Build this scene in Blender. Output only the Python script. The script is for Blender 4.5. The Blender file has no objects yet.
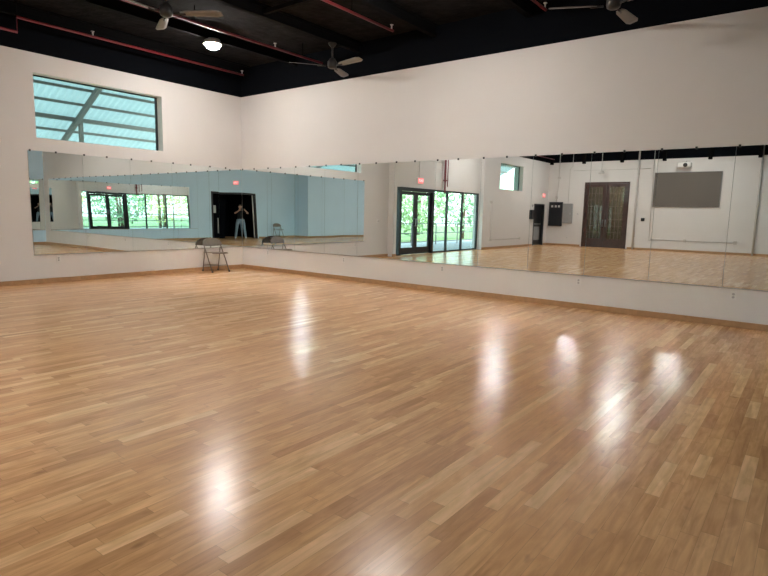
import bpy, bmesh, math, random
from math import radians as R, sin, cos, pi
from mathutils import Vector, Matrix, Quaternion
random.seed(7)
S = bpy.context.scene
C = S.collection
X_FRONT = 11.45      # wall behind the photographer
Y_BACK = -18.6       # far end of the hall
Z_PAINT = 4.02       # white paint stops here, black above
Z_CEIL = 4.66
MB0, MT0 = 0.523, 2.353   # mirror bottom / top

# ------------------------------------------------------------------ materials
def mat(name, col=(.8, .8, .8), rough=.5, metal=0, noise=0, nscale=8, bump=0, bscale=60, coat=0, spec=.5):
    m = bpy.data.materials.new(name); m.use_nodes = True
    nt = m.node_tree; b = nt.nodes['Principled BSDF']
    b.inputs['Base Color'].default_value = (*col, 1)
    b.inputs['Roughness'].default_value = rough
    b.inputs['Metallic'].default_value = metal
    b.inputs['Coat Weight'].default_value = coat
    b.inputs['Specular IOR Level'].default_value = spec
    tc = nt.nodes.new('ShaderNodeTexCoord')
    if noise:
        n = nt.nodes.new('ShaderNodeTexNoise'); n.inputs['Scale'].default_value = nscale
        n.inputs['Detail'].default_value = 5
        nt.links.new(tc.outputs['Object'], n.inputs['Vector'])
        r = nt.nodes.new('ShaderNodeValToRGB')
        r.color_ramp.elements[0].position = .3; r.color_ramp.elements[1].position = .7
        r.color_ramp.elements[0].color = (*[c * (1 - noise) for c in col], 1)
        r.color_ramp.elements[1].color = (*[min(1, c * (1 + noise)) for c in col], 1)
        nt.links.new(n.outputs['Fac'], r.inputs['Fac'])
        nt.links.new(r.outputs['Color'], b.inputs['Base Color'])
    if bump:
        n2 = nt.nodes.new('ShaderNodeTexNoise'); n2.inputs['Scale'].default_value = bscale
        n2.inputs['Detail'].default_value = 6
        nt.links.new(tc.outputs['Object'], n2.inputs['Vector'])
        bp = nt.nodes.new('ShaderNodeBump'); bp.inputs['Strength'].default_value = bump
        bp.inputs['Distance'].default_value = .02
        nt.links.new(n2.outputs['Fac'], bp.inputs['Height'])
        nt.links.new(bp.outputs['Normal'], b.inputs['Normal'])
    return m

def emit(name, col, strength):
    m = bpy.data.materials.new(name); m.use_nodes = True
    b = m.node_tree.nodes['Principled BSDF']
    b.inputs['Base Color'].default_value = (*col, 1)
    b.inputs['Emission Color'].default_value = (*col, 1)
    b.inputs['Emission Strength'].default_value = strength
    return m

def glass_mat(name, tint, refl=.08):
    m = bpy.data.materials.new(name); m.use_nodes = True
    nt = m.node_tree; nt.nodes.clear()
    o = nt.nodes.new('ShaderNodeOutputMaterial'); mx = nt.nodes.new('ShaderNodeMixShader')
    t = nt.nodes.new('ShaderNodeBsdfTransparent'); g = nt.nodes.new('ShaderNodeBsdfGlossy')
    f = nt.nodes.new('ShaderNodeFresnel')
    ge = nt.nodes.new('ShaderNodeNewGeometry'); io = nt.nodes.new('ShaderNodeMath'); io.operation = 'MULTIPLY_ADD'
    io.inputs[1].default_value = 1 / 1.5 - 1.5; io.inputs[2].default_value = 1.5      # same reflectance from either side of the pane
    nt.links.new(ge.outputs['Backfacing'], io.inputs[0]); nt.links.new(io.outputs[0], f.inputs['IOR'])
    t.inputs['Color'].default_value = (*tint, 1)
    g.inputs['Roughness'].default_value = .0
    nt.links.new(f.outputs[0], mx.inputs[0]); nt.links.new(t.outputs[0], mx.inputs[1])
    nt.links.new(g.outputs[0], mx.inputs[2]); nt.links.new(mx.outputs[0], o.inputs[0])
    return m

def mirror_mat():
    m = bpy.data.materials.new('silvered_mirror_glass'); m.use_nodes = True
    nt = m.node_tree; nt.nodes.clear()
    o = nt.nodes.new('ShaderNodeOutputMaterial'); g = nt.nodes.new('ShaderNodeBsdfGlossy')
    g.inputs['Color'].default_value = (.865, .925, .925, 1); g.inputs['Roughness'].default_value = 0
    nt.links.new(g.outputs[0], o.inputs[0]); return m

def maple_floor():
    m = bpy.data.materials.new('maple_strip_flooring'); m.use_nodes = True
    nt = m.node_tree; N = nt.nodes; L = nt.links; b = N['Principled BSDF']
    def mth(op, a, bb=None, c=None):
        n = N.new('ShaderNodeMath'); n.operation = op
        for i, v in enumerate((a, bb, c)):
            if v is None: continue
            if isinstance(v, (int, float)): n.inputs[i].default_value = v
            else: L.new(v, n.inputs[i])
        return n.outputs[0]
    tc = N.new('ShaderNodeTexCoord'); sp = N.new('ShaderNodeSeparateXYZ'); L.new(tc.outputs['Object'], sp.inputs[0])
    u = mth('DIVIDE', sp.outputs[0], .072); row = mth('FLOOR', u); fu = mth('FRACT', u)
    w1 = N.new('ShaderNodeTexWhiteNoise'); w1.noise_dimensions = '1D'; L.new(row, w1.inputs['W'])
    row2 = mth('ADD', row, 517.3)
    w2 = N.new('ShaderNodeTexWhiteNoise'); w2.noise_dimensions = '1D'; L.new(row2, w2.inputs['W'])
    ln = mth('MULTIPLY_ADD', w2.outputs['Value'], .55, .42)
    v = mth('DIVIDE', mth('ADD', sp.outputs[1], mth('MULTIPLY', w1.outputs['Value'], 9.0)), ln)
    # uneven board lengths: warp v a little inside the row
    v = mth('ADD', v, mth('MULTIPLY', mth('SINE', mth('MULTIPLY', v, 2.1)), .28))
    col = mth('FLOOR', v); fv = mth('FRACT', v)
    cb = N.new('ShaderNodeCombineXYZ'); L.new(row, cb.inputs[0]); L.new(col, cb.inputs[1])
    w3 = N.new('ShaderNodeTexWhiteNoise'); w3.noise_dimensions = '2D'; L.new(cb.outputs[0], w3.inputs['Vector'])
    ramp = N.new('ShaderNodeValToRGB'); cr = ramp.color_ramp
    cr.elements[0].position = 0; cr.elements[0].color = (.60, .325, .150, 1)
    cr.elements[1].position = 1; cr.elements[1].color = (.92, .60, .325, 1)
    for ps, cc in ((.12, (.69, .38, .178)), (.45, (.755, .43, .205)), (.8, (.81, .475, .235))):
        e = cr.elements.new(ps); e.color = (*cc, 1)
    L.new(w3.outputs['Value'], ramp.inputs[0])
    # grain, stretched along the boards, shifted per board
    mp = N.new('ShaderNodeCombineXYZ')
    L.new(mth('MULTIPLY', sp.outputs[0], 38), mp.inputs[0]); L.new(mth('MULTIPLY', sp.outputs[1], 2.4), mp.inputs[1])
    L.new(mth('MULTIPLY', w3.outputs['Value'], 50), mp.inputs[2])
    gr = N.new('ShaderNodeTexNoise'); gr.inputs['Scale'].default_value = 1; gr.inputs['Detail'].default_value = 5
    gr.inputs['Distortion'].default_value = .6; L.new(mp.outputs[0], gr.inputs['Vector'])
    g2 = N.new('ShaderNodeMix'); g2.data_type = 'RGBA'; g2.blend_type = 'MULTIPLY'
    gramp = N.new('ShaderNodeValToRGB'); gramp.color_ramp.elements[0].position = .3; gramp.color_ramp.elements[1].position = .7
    gramp.color_ramp.elements[0].color = (.80, .76, .72, 1); gramp.color_ramp.elements[1].color = (1.08, 1.08, 1.08, 1)
    L.new(gr.outputs['Fac'], gramp.inputs[0])
    g2.inputs['Factor'].default_value = .85; L.new(ramp.outputs[0], g2.inputs[6]); L.new(gramp.outputs[0], g2.inputs[7])
    mp3 = N.new('ShaderNodeCombineXYZ')
    L.new(mth('MULTIPLY', sp.outputs[0], 14), mp3.inputs[0]); L.new(mth('MULTIPLY', sp.outputs[1], 3.5), mp3.inputs[1]); L.new(mth('MULTIPLY', w3.outputs['Value'], 33), mp3.inputs[2])
    mo = N.new('ShaderNodeTexNoise'); mo.inputs['Scale'].default_value = 1; mo.inputs['Detail'].default_value = 3; mo.inputs['Distortion'].default_value = 1.2
    L.new(mp3.outputs[0], mo.inputs['Vector'])
    mr = N.new('ShaderNodeValToRGB'); mr.color_ramp.elements[0].position = .32; mr.color_ramp.elements[1].position = .62
    mr.color_ramp.elements[0].color = (.84, .79, .72, 1); mr.color_ramp.elements[1].color = (1.04, 1.04, 1.04, 1); L.new(mo.outputs['Fac'], mr.inputs[0])
    g25 = N.new('ShaderNodeMix'); g25.data_type = 'RGBA'; g25.blend_type = 'MULTIPLY'; g25.inputs['Factor'].default_value = .8
    L.new(g2.outputs[2], g25.inputs[6]); L.new(mr.outputs[0], g25.inputs[7])
    # small dark mineral streaks and knots
    mp2 = N.new('ShaderNodeCombineXYZ')
    L.new(mth('MULTIPLY', sp.outputs[0], 11), mp2.inputs[0]); L.new(mth('MULTIPLY', sp.outputs[1], 4.5), mp2.inputs[1])
    L.new(mth('MULTIPLY', w3.outputs['Value'], 80), mp2.inputs[2])
    kn = N.new('ShaderNodeTexNoise'); kn.inputs['Scale'].default_value = 1; kn.inputs['Detail'].default_value = 2
    L.new(mp2.outputs[0], kn.inputs['Vector'])
    kr = N.new('ShaderNodeValToRGB'); kr.color_ramp.elements[0].position = .69; kr.color_ramp.elements[1].position = .80
    L.new(kn.outputs['Fac'], kr.inputs[0])
    g3 = N.new('ShaderNodeMix'); g3.data_type = 'RGBA'; L.new(mth('MULTIPLY', kr.outputs[0], .5), g3.inputs['Factor'])
    L.new(g25.outputs[2], g3.inputs[6]); g3.inputs[7].default_value = (.17, .08, .035, 1)
    # joints
    e1 = mth('MINIMUM', fu, mth('SUBTRACT', 1.0, fu)); e1 = mth('LESS_THAN', e1, .010)
    e2 = mth('MULTIPLY', mth('MINIMUM', fv, mth('SUBTRACT', 1.0, fv)), ln); e2 = mth('LESS_THAN', e2, .0013)
    jn = mth('MAXIMUM', e1, e2)
    g4 = N.new('ShaderNodeMix'); g4.data_type = 'RGBA'; L.new(mth('MULTIPLY', jn, .42), g4.inputs['Factor'])
    L.new(g3.outputs[2], g4.inputs[6]); g4.inputs[7].default_value = (.16, .075, .03, 1)
    L.new(g4.outputs[2], b.inputs['Base Color'])
    rr = N.new('ShaderNodeTexNoise'); rr.inputs['Scale'].default_value = 1.2; L.new(tc.outputs['Object'], rr.inputs['Vector'])
    L.new(mth('MULTIPLY_ADD', rr.outputs['Fac'], .05, .20), b.inputs['Roughness'])
    b.inputs['Specular IOR Level'].default_value = .37
    return m

M = {}
M['white'] = mat('white_wall_paint', (.70, .668, .645), .65, noise=.015, nscale=1.5, bump=.05, bscale=90)
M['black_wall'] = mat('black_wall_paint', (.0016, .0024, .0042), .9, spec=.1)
M['daylight_blue'] = mat('daylight_tinted_wall', (.60, .78, .90), .65, noise=.015, nscale=1.5, bump=.05, bscale=90)  # blue cast of the daylight put into the wall colour
M['ceil'] = mat('black_sprayed_ceiling', (.0085, .0078, .008), .95, noise=.5, nscale=5, bump=1.0, bscale=7, spec=.1)
M['joist'] = mat('black_steel_joist', (.0032, .003, .0032), .9, spec=.1)
M['floor'] = maple_floor()
M['mirror'] = mirror_mat()
M['mirror_edge'] = mat('mirror_edge_green', (.20, .26, .25), .4)
M['base'] = mat('maple_baseboard', (.42, .235, .11), .35, noise=.12, nscale=14)
M['alu'] = mat('aluminium_channel', (.45, .45, .45), .35, metal=1)
M['blackmetal'] = mat('black_anodised_metal', (.012, .013, .015), .4)
M['blackplastic'] = mat('black_plastic', (.02, .02, .02), .45)
M['red'] = mat('red_pipe_paint', (.17, .010, .015), .45)
M['glass'] = glass_mat('teal_tinted_glass', (.74, .86, .81))
M['clear'] = glass_mat('clear_glass', (.86, .95, .93))
M['darkglass'] = glass_mat('dark_door_glass', (.55, .55, .5))
M['vinyl'] = mat('white_window_trim', (.80, .78, .75), .45)
M['plate'] = mat('white_plastic_plate', (.72, .70, .68), .35)
M['socket'] = mat('grey_socket_face', (.42, .41, .40), .4)
M['fanblade'] = mat('pale_fan_blade', (.19, .185, .175), .5, noise=.08)
M['fanblade_brown'] = mat('fan_motor_dark', (.02, .018, .017), .45)
M['chair'] = mat('taupe_steel', (.20, .165, .14), .38, metal=.25, noise=.06, nscale=20)
M['chairframe'] = mat('grey_brown_tube', (.17, .145, .125), .3, metal=.5)
M['rubber'] = mat('dark_rubber', (.03, .03, .03), .7)
M['wood'] = mat('dark_mahogany', (.046, .016, .011), .35, noise=.3, nscale=9, coat=.3)
M['panelblack'] = mat('black_panel_enamel', (.010, .011, .014), .4)
M['panelgrey'] = mat('grey_panel_enamel', (.30, .30, .30), .45, noise=.04)
M['screen'] = mat('grey_brown_fabric', (.145, .125, .11), .9, noise=.05, nscale=40, bump=.2, bscale=200)
M['conduit'] = mat('grey_conduit', (.56, .535, .505), .5)
M['paintpipe'] = mat('white_painted_pipe', (.62, .58, .55), .5)
M['lamp'] = emit('lamp_diffuser_glow', (1, .957, .912), 365)
M['lampbody'] = mat('white_lamp_housing', (.5, .5, .48), .4)
M['exitred'] = emit('exit_red_glow', (.95, .20, .20), .9)
M['exitpale'] = emit('exit_letter_glow', (1, .62, .6), 1.6)
M['porch'] = None
M['steel'] = mat('brown_grey_steel', (.24, .20, .19), .55)
M['deck'] = mat('concrete_deck', (.42, .43, .42), .8, noise=.12, nscale=3, bump=.2)
M['bark'] = mat('tree_bark', (.12, .08, .05), .9, noise=.3, bump=.5)
M['leaf'] = [mat('leaf_green', (.34, .50, .24), .6, noise=.4, nscale=3), mat('leaf_yellow_green', (.58, .64, .30), .6, noise=.35, nscale=3), mat('leaf_deep_green', (.27, .44, .26), .6, noise=.4, nscale=3)]
M['skin'] = mat('skin', (.52, .31, .23), .5)
M['tee'] = mat('black_cotton', (.012, .012, .014), .85, noise=.2, nscale=30)
M['jeans'] = mat('washed_denim', (.22, .29, .36), .8, noise=.18, nscale=25, bump=.2, bscale=300)
M['hair'] = mat('dark_hair', (.02, .014, .010), .5, noise=.3, nscale=60)
M['shoe'] = mat('white_shoe', (.6, .6, .58), .6)
M['paper'] = mat('white_paper', (.55, .53, .5), .8)
M['grass'] = mat('ground_grass', (.14, .22, .07), .9, noise=.4, nscale=2, bump=.4)
M['hallwall'] = mat('hall_wall_paint', (.45, .42, .38), .7)

def porch_sheet():
    m = bpy.data.materials.new('translucent_corrugated_sheet'); m.use_nodes = True
    nt = m.node_tree; nt.nodes.clear()
    o = nt.nodes.new('ShaderNodeOutputMaterial'); mx = nt.nodes.new('ShaderNodeMixShader'); mx.inputs[0].default_value = .30
    d = nt.nodes.new('ShaderNodeBsdfDiffuse'); t = nt.nodes.new('ShaderNodeBsdfTranslucent')
    d.inputs['Color'].default_value = (.62, .66, .65, 1); t.inputs['Color'].default_value = (.44, .52, .52, 1)
    nt.links.new(d.outputs[0], mx.inputs[1]); nt.links.new(t.outputs[0], mx.inputs[2]); nt.links.new(mx.outputs[0], o.inputs[0])
    return m
M['porch'] = porch_sheet()

# ------------------------------------------------------------------ helpers
class MB:
    def __init__(s): s.bm = bmesh.new()
    def box(s, x0, x1, y0, y1, z0, z1, mi=0, bev=0, mtx=None):
        x0, x1 = sorted((x0, x1)); y0, y1 = sorted((y0, y1)); z0, z1 = sorted((z0, z1))
        b = bmesh.new()
        bmesh.ops.create_cube(b, size=1)
        bmesh.ops.scale(b, vec=(x1 - x0, y1 - y0, z1 - z0), verts=b.verts)
        bmesh.ops.translate(b, vec=((x0 + x1) / 2, (y0 + y1) / 2, (z0 + z1) / 2), verts=b.verts)
        if bev: bmesh.ops.bevel(b, geom=b.edges[:], offset=bev, segments=2, affect='EDGES', profile=.5)
        s._add(b, mi, mtx); return s
    def _add(s, b, mi, mtx=None, smooth=False):
        if mtx is not None: bmesh.ops.transform(b, matrix=mtx, verts=b.verts)
        me = bpy.data.meshes.new('t'); b.to_mesh(me); b.free()
        n0 = len(s.bm.faces); s.bm.from_mesh(me); bpy.data.meshes.remove(me)
        s.bm.faces.ensure_lookup_table()
        for f in s.bm.faces[n0:]:
            f.material_index = mi; f.smooth = smooth
    def tube(s, pts, r, seg=10, mi=0, mtx=None, cap=True):
        pts = [Vector(p) for p in pts]; b = bmesh.new(); rings = []
        rr = r if isinstance(r, (list, tuple)) else [r] * len(pts)
        up = None
        for i, p in enumerate(pts):
            d = (pts[min(i + 1, len(pts) - 1)] - pts[max(i - 1, 0)]).normalized()
            if up is None:
                up = Vector((0, 0, 1)) if abs(d.z) < .9 else Vector((1, 0, 0))
            a = d.cross(up).normalized(); up = a.cross(d).normalized()
            rings.append([b.verts.new(p + (a * cos(2 * pi * k / seg) + up * sin(2 * pi * k / seg)) * rr[i]) for k in range(seg)])
        for i in range(len(rings) - 1):
            for k in range(seg):
                b.faces.new((rings[i][k], rings[i][(k + 1) % seg], rings[i + 1][(k + 1) % seg], rings[i + 1][k]))
        if cap:
            b.faces.new(rings[0][::-1]); b.faces.new(rings[-1])
        bmesh.ops.recalc_face_normals(b, faces=b.faces)
        s._add(b, mi, mtx, smooth=True); return s
    def lathe(s, prof, seg=24, loc=(0, 0, 0), mi=0, mtx=None):
        b = bmesh.new(); rings = []
        for r, z in prof:
            rings.append([b.verts.new((max(r, 1e-4) * cos(2 * pi * k / seg), max(r, 1e-4) * sin(2 * pi * k / seg), z)) for k in range(seg)])
        for i in range(len(rings) - 1):
            for k in range(seg):
                b.faces.new((rings[i][k], rings[i][(k + 1) % seg], rings[i + 1][(k + 1) % seg], rings[i + 1][k]))
        b.faces.new(rings[0][::-1]); b.faces.new(rings[-1])
        bmesh.ops.recalc_face_normals(b, faces=b.faces)
        bmesh.ops.translate(b, vec=loc, verts=b.verts)
        s._add(b, mi, mtx, smooth=True); return s
    def sheet(s, grid, thick=.01, mi=0):
        b = bmesh.new()
        V = [[b.verts.new(p) for p in row] for row in grid]
        for i in range(len(V) - 1):
            for j in range(len(V[0]) - 1):
                b.faces.new((V[i][j], V[i + 1][j], V[i + 1][j + 1], V[i][j + 1]))
        bmesh.ops.recalc_face_normals(b, faces=b.faces)
        if thick: bmesh.ops.solidify(b, geom=b.faces[:], thickness=thick)
        s._add(b, mi, smooth=True); return s
    def build(s, name, mats, parent=None, loc=(0, 0, 0)):
        me = bpy.data.meshes.new(name); s.bm.to_mesh(me); s.bm.free()
        for m in (mats if isinstance(mats, (list, tuple)) else [mats]): me.materials.append(m)
        o = bpy.data.objects.new(name, me); C.objects.link(o); o.location = loc
        if parent is not None: o.parent = parent
        return o

def tag(o, label=None, cat=None, group=None, kind=None):
    if label: o['label'] = label
    if cat: o['category'] = cat
    if group: o['group'] = group
    if kind: o['kind'] = kind
    return o
def thing(name, label, cat, loc=(0, 0, 0), rz=0, group=None):
    o = bpy.data.objects.new(name, None); C.objects.link(o); o.location = loc; o.rotation_euler = (0, 0, rz)
    o.empty_display_size = .1
    return tag(o, label, cat, group)
def copy_tree(o, parent=None):
    c = o.copy(); C.objects.link(c)
    if parent is not None: c.parent = parent
    for ch in list(o.children): copy_tree(ch, c)
    return c
def struct(o): o['kind'] = 'structure'; return o
ORD = ['first', 'second', 'third', 'fourth', 'fifth', 'sixth', 'seventh', 'eighth', 'ninth', 'tenth', 'eleventh', 'twelfth']

# ------------------------------------------------------------------ room shell
struct(MB().box(-.25, 11.65, -18.8, .2, -.12, 0).build('floor', M['floor']))
struct(MB().box(-.45, 14.2, -18.9, .3, Z_CEIL, Z_CEIL + .2).build('ceiling', M['ceil']))

def wallbox(m, x0, x1, y0, y1, z0=0, z1=Z_CEIL):
    if z1 <= Z_PAINT or z0 >= Z_PAINT:
        m.box(x0, x1, y0, y1, z0, z1, 1 if z0 >= Z_PAINT else 0)
    else:
        m.box(x0, x1, y0, y1, z0, Z_PAINT, 0); m.box(x0, x1, y0, y1, Z_PAINT, z1, 1)
WM = [M['white'], M['black_wall']]
w = MB(); wallbox(w, -.25, 11.65, 0, .2); struct(w.build('wall_right', WM))

# left wall: high window, pilaster, glazed shopfront, second high window, exit door
w = MB()
HW = (-4.43, -2.02, 2.585, 3.69)           # first high window opening
wallbox(w, -.25, 0, HW[1], 0); wallbox(w, -.25, 0, -5.82, HW[0])
wallbox(w, -.25, 0, HW[0], HW[1], 0, HW[2]); wallbox(w, -.25, 0, HW[0], HW[1], HW[3], Z_CEIL)
wallbox(w, -.25, .2, -6.0, -5.82)
wallbox(w, -.25, 0, -11.87, -6.0, 2.27, Z_CEIL)
H2 = (-15.6, -13.3, 2.52, 3.62)
D3 = (-18.2, -16.95, 0, 2.0)
wallbox(w, -.25, .2, H2[1], -11.87)
wallbox(w, -.25, .2, H2[0], H2[1], 0, H2[2]); wallbox(w, -.25, .2, H2[0], H2[1], H2[3], Z_CEIL)
wallbox(w, -.25, .2, D3[1], H2[0])
wallbox(w, -.25, .2, D3[0], D3[1], D3[3], Z_CEIL)
wallbox(w, -.25, .2, -18.8, D3[0])
struct(w.build('wall_left', WM))

# back wall with the tall wooden door opening
w = MB(); BD = (2.0, 4.06, 3.06)
wallbox(w, .2, BD[0], -18.8, Y_BACK); wallbox(w, BD[1], 11.65, -18.8, Y_BACK)
wallbox(w, BD[0], BD[1], -18.8, Y_BACK, BD[2], Z_CEIL)
struct(w.build('wall_back', WM))

# wall behind the photographer with the black doorway
w = MB(); FD = (-9.75, -7.15, 2.22)
wallbox(w, X_FRONT, 11.65, FD[1], 0); wallbox(w, X_FRONT, 11.65, -12.4, FD[0])
wallbox(w, X_FRONT, 11.65, FD[0], FD[1], FD[2], Z_CEIL)
struct(w.build('wall_front', [M['daylight_blue'], M['black_wall']]))
w = MB(); wallbox(w, 10.4, 11.65, -18.6, -12.4); struct(w.build('wall_step', [M['daylight_blue'], M['black_wall']]))

# black vestibule behind that doorway
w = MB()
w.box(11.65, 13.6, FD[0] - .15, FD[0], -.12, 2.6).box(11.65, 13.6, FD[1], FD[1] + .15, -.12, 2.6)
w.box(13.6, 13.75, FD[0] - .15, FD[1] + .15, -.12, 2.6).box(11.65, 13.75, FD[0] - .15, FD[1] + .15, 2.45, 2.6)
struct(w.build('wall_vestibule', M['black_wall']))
struct(MB().box(11.65, 13.6, FD[0], FD[1], -.12, 0).build('floor_vestibule', M['floor']))
# small hall beyond the wooden doors
w = MB()
w.box(1.0, 1.15, -22, -18.8, -.1, 3.5).box(5.0, 5.15, -22, -18.8, -.1, 3.5).box(1.0, 5.15, -22.15, -22, -.1, 3.5)
w.box(1.0, 5.15, -22, -18.8, 3.3, 3.5)
struct(w.build('wall_hall', M['hallwall']))
struct(MB().box(1.15, 5.0, -22, -18.8, -.12, 0).build('floor_hall', M['floor']))

# baseboards
BH, BT = .085, .018
def base(nm, *boxes):
    m = MB()
    for b in boxes: m.box(*b, 0, BH, bev=.004)
    struct(m.build(nm, M['base']))
base('baseboard_right', (BT, X_FRONT, -BT, 0))
base('baseboard_left', (0, BT, -5.82, 0), (.2, .2 + BT, -6.0, -5.80), (.2, .2 + BT, -16.9, -11.87), (.2, .2 + BT, -18.6, -18.25))
base('baseboard_back', (.2, 1.93, Y_BACK, Y_BACK + BT), (4.13, 10.4, Y_BACK, Y_BACK + BT))
base('baseboard_front', (X_FRONT - BT, X_FRONT, FD[1] + .08, -BT), (X_FRONT - BT, X_FRONT, -12.4, FD[0] - .08), (10.4 - BT, X_FRONT, -12.4, -12.4 + BT), (10.4 - BT, 10.4, -18.6, -12.4))

# ------------------------------------------------------------------ windows
def hi_window(nm, x_face, o, mats):
    y0, y1, z0, z1 = o
    root = bpy.data.objects.new(nm, None); C.objects.link(root); struct(root)
    xg = x_face - .185; f = .022
    m = MB()
    m.box(xg - .04, xg, y0, y1, z0, z0 + f).box(xg - .04, xg, y0, y1, z1 - f, z1)
    m.box(xg - .04, xg, y0, y0 + f, z0 + f, z1 - f).box(xg - .04, xg, y1 - f - .012, y1, z0 + f, z1 - f)
    m.build('window_frame', M['blackmetal'], root)
    MB().box(xg - .028, xg - .018, y0 + f, y1 - f - .012, z0 + f, z1 - f).build('window_pane', M['glass'], root)
hi_window('window_1', 0, HW, None)
hi_window('window_2', .2, H2, None)

# glazed shopfront (window_3) and the black double door (door_1)
root = bpy.data.objects.new('window_3', None); C.objects.link(root); struct(root)
m = MB(); fx0, fx1 = -.10, -.03
WY = [-8.46, -9.47, -10.60, -11.85]
m.box(fx0, fx1, -11.87, -8.46, 2.21, 2.27).box(fx0, fx1, -11.87, -8.46, 0, .05)
for y in WY[1:3]: m.box(fx0, fx1, y - .04, y + .04, .05, 2.21)
m.box(fx0, fx1, -11.87, -11.80, .05, 2.21)
m.box(fx0, fx1, -6.38, -6.0, 2.23, 2.27).box(fx0, fx1, -6.38, -6.0, 0, .05)
m.build('window_frame', M['blackmetal'], root)
MB().box(-.07, -.06, -6.38, -6.0, .05, 2.23).build('window_pane', M['clear'], root)
for i in range(3):
    MB().box(-.07, -.06, WY[i + 1] + .04, WY[i] - (.0 if i == 0 else .04), .05, 2.21).build('window_pane', M['clear'], root)

root = bpy.data.objects.new('door_1', None); C.objects.link(root); struct(root)
m = MB(); dx0, dx1 = -.11, .05
m.box(dx0, dx1, -6.47, -6.38, 0, 2.27).box(dx0, dx1, -8.46, -8.34, 0, 2.27).box(dx0, dx1, -8.34, -6.47, 2.15, 2.27)
m.build('door_frame', M['blackmetal'], root)
for ya, yb in ((-7.40, -6.48), (-8.33, -7.41)):
    lf = MB(); s = .10
    lf.box(-.07, -.02, ya, ya + s, .01, 2.14).box(-.07, -.02, yb - s, yb, .01, 2.14)
    lf.box(-.07, -.02, ya + s, yb - s, .01, .24).box(-.07, -.02, ya + s, yb - s, 2.03, 2.14)
    leaf = lf.build('door_leaf', M['blackmetal'], root)
    MB().box(-.05, -.04, ya + s, yb - s, .24, 2.03).build('door_pane', M['clear'], leaf)
    hy = yb - .05 if ya < -8 else ya + .05
    MB().tube([(-.02, hy, .98), (.035, hy, .98), (.035, hy, 1.22), (-.02, hy, 1.22)], .012).build('door_handle', M['alu'], leaf)

# exit door in the left wall (door_2)
root = bpy.data.objects.new('door_2', None); C.objects.link(root); struct(root)
m = MB(); y0, y1 = D3[0], D3[1]
m.box(.02, .215, y0, y0 + .06, 0, 2.0).box(.02, .215, y1 - .06, y1, 0, 2.0).box(.02, .215, y0 + .06, y1 - .06, 1.94, 2.0)
m.build('door_frame', M['blackmetal'], root)
leaf = MB().box(.03, .08, y0 + .06, y1 - .06, .01, 1.94, bev=.004).build('door_leaf', M['blackmetal'], root)
MB().box(.08, .084, y0 + .2, y1 - .2, .25, .9).build('kick_panel', M['panelgrey'], leaf)
MB().box(.08, .12, y0 + .15, y1 - .15, 1.0, 1.06, bev=.008).build('push_bar', M['alu'], leaf)

# tall dark wooden double doors (door_3)
root = bpy.data.objects.new('door_3', None); C.objects.link(root); struct(root)
x0, x1, zt = BD
m = MB(); ya, yb = Y_BACK - .12, Y_BACK + .03
m.box(x0, x0 + .07, ya, yb, 0, zt).box(x1 - .07, x1, ya, yb, 0, zt).box(x0 + .07, x1 - .07, ya, yb, zt - .08, zt)
m.build('door_frame', M['wood'], root)
xm = (x0 + x1) / 2
for xa, xb in ((x0 + .075, xm - .003), (xm + .003, x1 - .075)):
    lf = MB(); s = .15; yl0, yl1 = Y_BACK - .06, Y_BACK - .01
    lf.box(xa, xa + s, yl0, yl1, .01, zt - .085).box(xb - s, xb, yl0, yl1, .01, zt - .085)
    lf.box(xa + s, xb - s, yl0, yl1, .01, .42).box(xa + s, xb - s, yl0, yl1, zt - .22, zt - .085)
    leaf = lf.build('door_leaf', M['wood'], root)
    MB().box(xa + s, xb - s, Y_BACK - .04, Y_BACK - .03, .42, zt - .22).build('door_pane', M['darkglass'], leaf)
    g = MB()
    nx = 4
    for k in range(1, nx):
        xx = xa + s + (xb - xa - 2 * s) * k / nx; g.box(xx - .008, xx + .008, Y_BACK - .052, Y_BACK - .018, .42, zt - .22)
    for k in range(1, 8):
        zz = .42 + (zt - .64) * k / 8; g.box(xa + s, xb - s, Y_BACK - .05, Y_BACK - .02, zz - .008, zz + .008)
    g.build('door_lattice', M['screen'], leaf)
    hx = xb - .06 if xa < xm - .2 else xa + .06
    MB().tube([(hx, Y_BACK - .01, 1.0), (hx, Y_BACK + .05, 1.0), (hx, Y_BACK + .05, 1.3), (hx, Y_BACK - .01, 1.3)], .014).build('door_handle', M['alu'], leaf)

# black doorway behind the photographer (door_4): frame, one dark leaf folded open inside
root = bpy.data.objects.new('door_4', None); C.objects.link(root); struct(root)
m = MB()
m.box(X_FRONT - .02, 11.66, FD[0], FD[0] + .09, 0, FD[2]).box(X_FRONT - .02, 11.66, FD[1] - .09, FD[1], 0, FD[2])
m.box(X_FRONT - .02, 11.66, FD[0] + .09, FD[1] - .09, FD[2] - .08, FD[2])
m.build('door_frame', M['blackmetal'], root)
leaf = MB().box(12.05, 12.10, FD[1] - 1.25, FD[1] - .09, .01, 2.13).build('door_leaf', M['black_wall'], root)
MB().box(12.02, 12.05, FD[1] - .78, FD[1] - .73, .25, .98).build('door_handle', M['alu'], leaf)
MB().box(12.035, 12.05, FD[1] - .66, FD[1] - .50, 1.22, 1.58).build('notice', M['paper'], leaf)
MB().box(11.40, 11.43, FD[0] + .20, FD[0] + .245, .03, 2.12).build('door_jamb', M['paintpipe'], root)

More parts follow.
